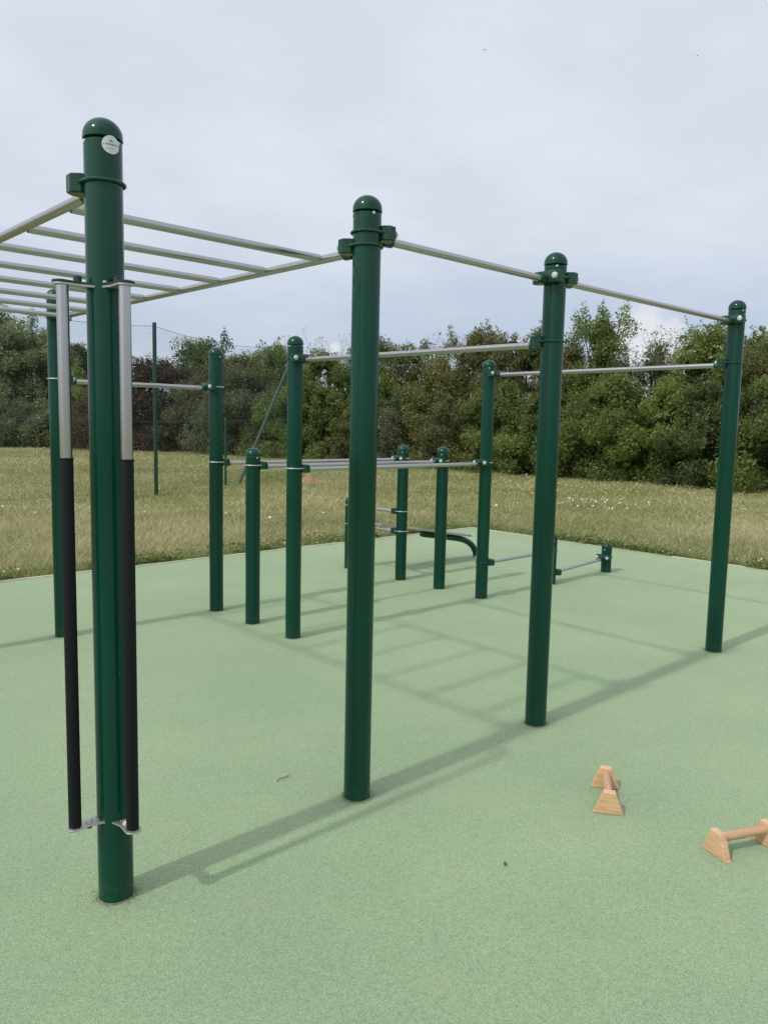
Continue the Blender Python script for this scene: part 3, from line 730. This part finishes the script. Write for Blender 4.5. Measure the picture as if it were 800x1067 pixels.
# name plate on the nearest post
def build_badge():
    p = post[1]; n = Vector((-U1, -V1, 0)).normalized(); rt = Vector((-n.y, n.x, 0))
    # right of the middle, facing a little to the right
    a = math.atan2(n.y, n.x); kx = 0.40
    ang = a + math.asin(kx) * (1 if True else -1)
    d = Vector((math.cos(ang), math.sin(ang), 0))
    mb = MB(); Mx = Matrix.Translation(d * (R + 0.0005) + Vector((0, 0, 2.420)))
    t = Vector((-d.y, d.x, 0)); Z = Vector((0, 0, 1))
    def P(x, z, lift):        # wraps the disc on the post
        b_ = x / R; q = d * math.cos(b_) + t * math.sin(b_)
        return q * (R + lift) + Vector((0, 0, 2.420 + z))
    rad = 0.0265; n_ = 40; rings = 6
    vs = [P(0, 0, 0.0025)]; fs = []
    for j in range(1, rings + 1):
        for k_ in range(n_):
            b_ = 2 * math.pi * k_ / n_; vs.append(P(rad * j / rings * math.cos(b_), rad * j / rings * math.sin(b_), 0.0025))
    for k_ in range(n_): fs.append((0, 1 + k_, 1 + (k_ + 1) % n_))
    for j in range(rings - 1):
        for k_ in range(n_): fs.append((1 + j * n_ + k_, 1 + (j + 1) * n_ + k_, 1 + (j + 1) * n_ + (k_ + 1) % n_, 1 + j * n_ + (k_ + 1) % n_))
    base = 1 + (rings - 1) * n_
    o_ = len(vs)
    for k_ in range(n_):
        b_ = 2 * math.pi * k_ / n_; vs.append(P(rad * math.cos(b_), rad * math.sin(b_), 0.0002))
    for k_ in range(n_): fs.append((base + k_, o_ + k_, o_ + (k_ + 1) % n_, base + (k_ + 1) % n_))
    mb.add(vs, fs, 0)
    def quad(x0, z0, x1, z1, mi=1): mb.add([P(x0, z0, 0.0032), P(x1, z0, 0.0032), P(x1, z1, 0.0032), P(x0, z1, 0.0032)], [(0, 1, 2, 3)], mi)
    # two-stroke emblem, a line of fine lettering, a smaller line and two rivets
    for s in (-1, 1):
        quad(0.0012 * s - 0.0006, 0.008, 0.0012 * s + 0.0006, 0.0145)
        quad(0.0034 * s - 0.0007, 0.0075, 0.0034 * s + 0.0007, 0.0125)
    r2 = random.Random(4); x = -0.0165
    while x < 0.016:
        w = r2.choice((0.0009, 0.0013, 0.0017)); quad(x, -0.001 - r2.random() * 0.0005, x + w, 0.0022 + r2.random() * 0.0006); x += w + 0.0011
    x = -0.0115
    while x < 0.011:
        w = r2.choice((0.0007, 0.001)); quad(x, -0.0118, x + w, -0.0102); x += w + 0.0010
    for s in (-1, 1): quad(0.0215 * s - 0.0011, -0.0012, 0.0215 * s + 0.0011, 0.0012)
    link('name_plate', mb.mesh('name_plate', [BADGE, INK], 60), p)
build_badge()
# two vertical grip bars on the nearest post
def grip_bar(dirv):
    d = Vector(dirv); off = 0.133
    x, y = U1 + d.x * off, V1 + d.y * off
    z0, z1, zs = 0.283, 2.006, 1.482
    mb = MB(); mb.tube([(0, 0, z0 + 0.006), (0, 0, 1.1), (0, 0, z1 - 0.006)], 0.0182, 20)
    bar = link('grip_bar', mb.mesh('grip_bar', STEEL), rig, Vector((x, y, 0)) - RIG0)
    mb = MB(); mb.lathe([(0.0186, z0 + 0.007), (0.0198, z0 + 0.009), (0.0199, zs - 0.004), (0.0216, zs - 0.003), (0.0216, zs), (0.0186, zs + 0.001)], 24)
    link('grip_sleeve', mb.mesh('grip_sleeve', RUBBER), bar)
    ang = math.atan2(-d.y, -d.x)                       # +X towards the post
    def plate(z, th, rad, mi, mb, L_=0.088):
        out = [(rad * math.cos(a), rad * math.sin(a)) for a in np.linspace(math.pi * 0.62, math.pi * 1.38, 13)]
        out += [(L_ * 0.55, -0.021), (L_, -0.032), (L_, 0.032), (L_ * 0.55, 0.021)]
        mb.prism(out, z, z + th, mi, Matrix.Rotation(ang, 4, 'Z'), 0.0008)
    def bolt(mb, z, mi, hgt=0.010, r_=0.011):
        Mx = Matrix.Rotation(ang, 4, 'Z') @ Matrix.Translation((0.046, 0, z))
        mb.lathe([(r_ * 1.35, 0), (r_ * 1.35, 0.002), (r_, 0.003), (r_, hgt), (r_ * 0.7, hgt + 0.003), (0, hgt + 0.004)], 12, mi, Mx)
    lo = MB(); plate(z0, 0.006, 0.028, 0, lo); bolt(lo, z0 + 0.006, 1, 0.006, 0.010)
    Mx = Matrix.Rotation(ang, 4, 'Z') @ Matrix.Translation((0.046, 0, z0 - 0.012)); lo.lathe([(0.010, 0), (0.010, 0.012)], 6, 2, Mx)
    Mx = Matrix.Rotation(ang, 4, 'Z') @ Matrix.Translation((0.088 - 0.011, 0, z0 + 0.003)); lo.lathe([(0.007, -0.004), (0.007, 0.004)], 10, 0, Mx)
    link('bracket', lo.mesh('bracket', [ZINC, BOLT, DARK_STEEL]), bar)
    hi = MB(); plate(z1 - 0.006, 0.006, 0.028, 0, hi); plate(z1 + 0.0005, 0.007, 0.030, 2, hi, 0.086); bolt(hi, z1 + 0.0075, 2, 0.017, 0.0125)
    Mx = Matrix.Rotation(ang, 4, 'Z') @ Matrix.Translation((0.072, 0.028, z1 + 0.0075)); hi.lathe([(0.006, 0), (0.006, 0.005), (0, 0.007)], 10, 1, Mx)
    link('bracket', hi.mesh('bracket', [ZINC, BOLT, DARK_STEEL]), bar)
grip_bar((-1, 0, 0)); grip_bar((0, -1, 0))

# free-standing parallel bar between its own two short posts
PB0 = Vector(((U3 + U4) / 2, V8, 0))
pbar = thing('parallel_bar', 'steel bar on two short green posts between the taller posts of the rig', 'parallel bar', PB0)
make_post(pbar, U3, V8, 1.40, face(U3, V8, 0.55), PB0); make_post(pbar, U4, V8, 1.40, face(U4, V8, -0.2), PB0)
make_bar('dip_bar', (U3, V8), (U4, V8), 1.252, 1.252, pbar, PB0, steel_rod=True)

# ------------------------------------------------------------------ sit-up bench
def build_bench():
    yb = 6.15
    b = thing('sit_up_bench', 'sloping steel sit-up bench on a curved green leg at the rear of rig', 'bench', (7.27, yb, 0))
    o = Vector((7.27, yb, 0))
    x0, z0_, x1, z1_ = 5.60, 0.545, 7.17, 0.285
    mb = MB(); n = 30; vs = []; 
    L_ = math.hypot(x1 - x0, z1_ - z0_); ux = Vector(((x1 - x0) / L_, 0, (z1_ - z0_) / L_)); uz = Vector((-ux.z, 0, ux.x))
    outline = []
    for i in range(n + 1):
        s = i / n * L_
        w = 0.145
        if s > L_ - 0.22: w = 0.145 * math.sqrt(max(0.0, 1 - ((s - (L_ - 0.22)) / 0.22) ** 2)) * 0.75 + 0.145 * 0.25
        outline.append((s, w))
    poly = [(s, -w) for s, w in outline] + [(s, w) for s, w in reversed(outline)]
    Mx = Matrix((ux, Vector((0, 1, 0)), uz)).transposed().to_4x4(); Mx.translation = Vector((x0, yb, z0_)) - o
    mb.prism(poly, -0.012, 0.012, 0, Mx, 0.003)
    link('backboard', mb.mesh('backboard', STEEL), b)
    mb = MB()
    def P(s, dz): return Vector((x0, yb, z0_)) + ux * s + uz * dz - o
    pts = [P(0.78, -0.048), P(0.80, -0.048), P(1.2, -0.048), P(1.38, -0.050)]
    e = pts[-1]; foot = Vector((7.335, yb, 0.012)) - o
    c1 = e + ux * 0.17; c2 = foot + Vector((-0.015, 0, 0.16))
    for t in np.linspace(0, 1, 13)[1:]:
        pts.append(e * (1 - t) ** 3 + c1 * 3 * t * (1 - t) ** 2 + c2 * 3 * t * t * (1 - t) + foot * t ** 3)
    mb.tube(pts, [0.030] + [0.036] * (len(pts) - 1), 20)
    link('leg_frame', mb.mesh('leg_frame', PAINT), b)
    mb = MB(); mb.lathe([(0.085, 0.0), (0.085, 0.010), (0.05, 0.012), (0, 0.012)], 28, 0, Matrix.Translation(foot * 1.0 + Vector((0, 0, -0.012))))
    for q in range(4):
        a = q * math.pi / 2 + 0.7
        mb.lathe([(0.012, 0.008), (0.012, 0.02), (0.006, 0.026), (0, 0.027)], 10, 1, Matrix.Translation(foot + Vector((0.062 * math.cos(a), 0.062 * math.sin(a), -0.010))))
    link('foot_plate', mb.mesh('foot_plate', [ZINC, BOLT]), b)
    for s in (-1, 1):
        mb = MB(); mb.tube([P(0.02, -0.012) + Vector((0, 0.09 * s, 0)), P(0.03, -0.055) + Vector((0, 0.09 * s, 0))], 0.012, 10)
        link('hook', mb.mesh('hook', ZINC), b)
build_bench()

# ------------------------------------------------------------------ parallettes
def parallette_meshes():
    e = MB(); wb, wt, h, th, c = 0.062, 0.024, 0.094, 0.030, 0.002
    # trapezoid block, thickness along local X, width along Y
    out = [(-wb, 0.0), (wb, 0.0), (wt, h), (-wt, h)]
    Mx = Matrix(((0, 0, 1, 0), (1, 0, 0, 0), (0, 1, 0, 0), (0, 0, 0, 1)))
    e.prism(out, -th / 2, th / 2, 0, Mx, c)
    d = MB(); d.tube([(-0.108, 0, 0.066), (0, 0, 0.066), (0.108, 0, 0.066)], 0.0175, 24)
    return e.mesh('end_block', WOOD, 30), d.mesh('dowel', DOWEL)
EB, DW = parallette_meshes()
def parallette(x, y, rz, label):
    p = thing('parallette', label, 'parallette', (x, y, 0.001), rz, 'wooden parallettes on the pad')
    link('end_block', EB, p, (-0.121, 0, 0)); link('end_block', EB, p, (0.121, 0, 0)); link('dowel', DW, p)
def para_at(cx, cyy, ax, label):
    d = Vector((ax[0], ax[1])).normalized(); c = Vector((cx, cyy)) + d * (0.121 + 0.015)
    parallette(c.x, c.y, math.atan2(d.y, d.x), label)
para_at(2.84, 1.612, (0.186, 0.128), 'wooden push-up handle seen end-on, wholly in view')
para_at(2.863, 1.179, (0.915, -0.407), 'wooden push-up handle seen side-on and cut off by the right edge')

# ------------------------------------------------------------------ crumbs of dirt round the post feet, scattered bits on the pad
def build_crumbs():
    C = []
    for i, (x, y, h, s) in POSTS.items():
        n = 260 if i in (1, 2, 3) else 60
        a = rng.uniform(0, 2 * math.pi, n); r_ = R + np.abs(rng.normal(0.002, 0.010, n)) + 0.001
        C.append(np.stack([x + r_ * np.cos(a), y + r_ * np.sin(a), np.full(n, 0.003)], 1))
    n = 160
    C.append(np.stack([rng.uniform(-1, 8, n), rng.uniform(0.8, 7.5, n), np.full(n, 0.003)], 1))
    C = np.concatenate(C); n = len(C)
    V = leaf_quads(C, 0.0042, np.zeros((n, 3)), 0.7, 2.5)
    V[:, 2] = np.maximum(V[:, 2], 0.0012)
    M_ = plant_material('dirt_crumbs', S((0.10, 0.085, 0.05), (0.20, 0.17, 0.10), (0.30, 0.27, 0.17)), 0)
    tag(link('dirt_crumbs', fast_mesh('dirt_crumbs', V, 4, M_, rng.random(n))), kind='stuff')
build_crumbs()

# ------------------------------------------------------------------ small loose things
TWIG_AT = (2.002, 2.755); LEAF_AT = (2.205, 1.657)
BIRDS = [((51.99, 44.52, 32.27), 0.9, 0.3, 'tiny dark bird high in the sky above the second and third posts'), ((69.93, 35.24, 34.65), 2.2, -0.35, 'tiny dark bird high in the sky at the upper right corner')]
def build_bits():
    mb = MB(); mb.tube([(-0.045, -0.012, 0.004), (-0.02, 0.004, 0.006), (0.012, 0.006, 0.005), (0.045, 0.022, 0.007)], [0.0012, 0.0016, 0.0014, 0.0008], 6)
    mb.tube([(0.010, 0.006, 0.006), (0.024, -0.008, 0.009)], [0.001, 0.0006], 5)
    tag(link('twig', mb.mesh('twig', BARK), None, (TWIG_AT[0], TWIG_AT[1], 0), (0, 0, -0.15)), 'thin dark twig lying on the rubber between the two nearest posts', 'twig')
    V = []; n = 9
    mb = MB(); out = []
    for i in range(n):
        t = i / (n - 1); w = 0.008 * math.sin(math.pi * t) ** 0.7
        for q in (-1, 0, 1): out.append((0.022 * (t - 0.5), 0.7 * w * q, 0.003 + 0.005 * abs(t - 0.5) * 2 + (0.003 if q else 0)))
    lower_ = [(x, y, z - 0.0008) for x, y, z in out]
    fs = []
    for i in range(n - 1):
        for q in range(2):
            a = i * 3 + q; fs.append((a, a + 1, a + 4, a + 3)); fs.append((a + 3 * n, a + 3 + 3 * n, a + 4 + 3 * n, a + 1 + 3 * n))
    mb.add(out + lower_, fs)
    tag(link('fallen_leaf', mb.mesh('fallen_leaf', mat('dead_leaf_brown', (0.085, 0.075, 0.045), 0.8)), None, (LEAF_AT[0], LEAF_AT[1], 0), (0, 0, 0.8)), 'tiny dark fallen leaf on the rubber in the open foreground', 'leaf')
    ink = mat('bird_plumage', (0.02, 0.02, 0.022), 0.8)
    for (p, rz, roll, lab) in BIRDS:
        mb = MB()
        prof = [(0.0, -0.085), (0.010, -0.07), (0.021, -0.03), (0.023, 0.01), (0.017, 0.045), (0.012, 0.06), (0.013, 0.072), (0.006, 0.085), (0.0, 0.095)]
        mb.lathe(prof, 12, 0, Matrix.Rotation(math.pi / 2, 4, 'Y'))
        for sd in (-1, 1):
            top = [(0.035, 0.010 * sd, 0.006), (0.045, 0.07 * sd, 0.035), (0.015, 0.15 * sd, 0.045), (-0.015, 0.165 * sd, 0.042), (-0.012, 0.09 * sd, 0.033), (-0.025, 0.010 * sd, 0.004)]
            k6 = len(top); bot = [(x, y, z - 0.003) for x, y, z in top]
            mb.add(top + bot, [tuple(range(k6)), tuple(range(2 * k6 - 1, k6 - 1, -1))] + [(i, (i + 1) % k6, k6 + (i + 1) % k6, k6 + i) for i in range(k6)])
        tl = [(-0.075, 0.006, 0.002), (-0.075, -0.006, 0.002), (-0.135, -0.024, 0.0), (-0.12, 0, 0.0), (-0.135, 0.024, 0.0)]
        mb.add(tl + [(x, y, z - 0.002) for x, y, z in tl], [(0, 1, 2, 3, 4), (9, 8, 7, 6, 5)] + [(i, (i + 1) % 5, 5 + (i + 1) % 5, 5 + i) for i in range(5)])
        tag(link('bird', mb.mesh('bird', ink), None, p, (roll, 0, rz)), lab, 'bird', 'birds in the sky')
build_bits()
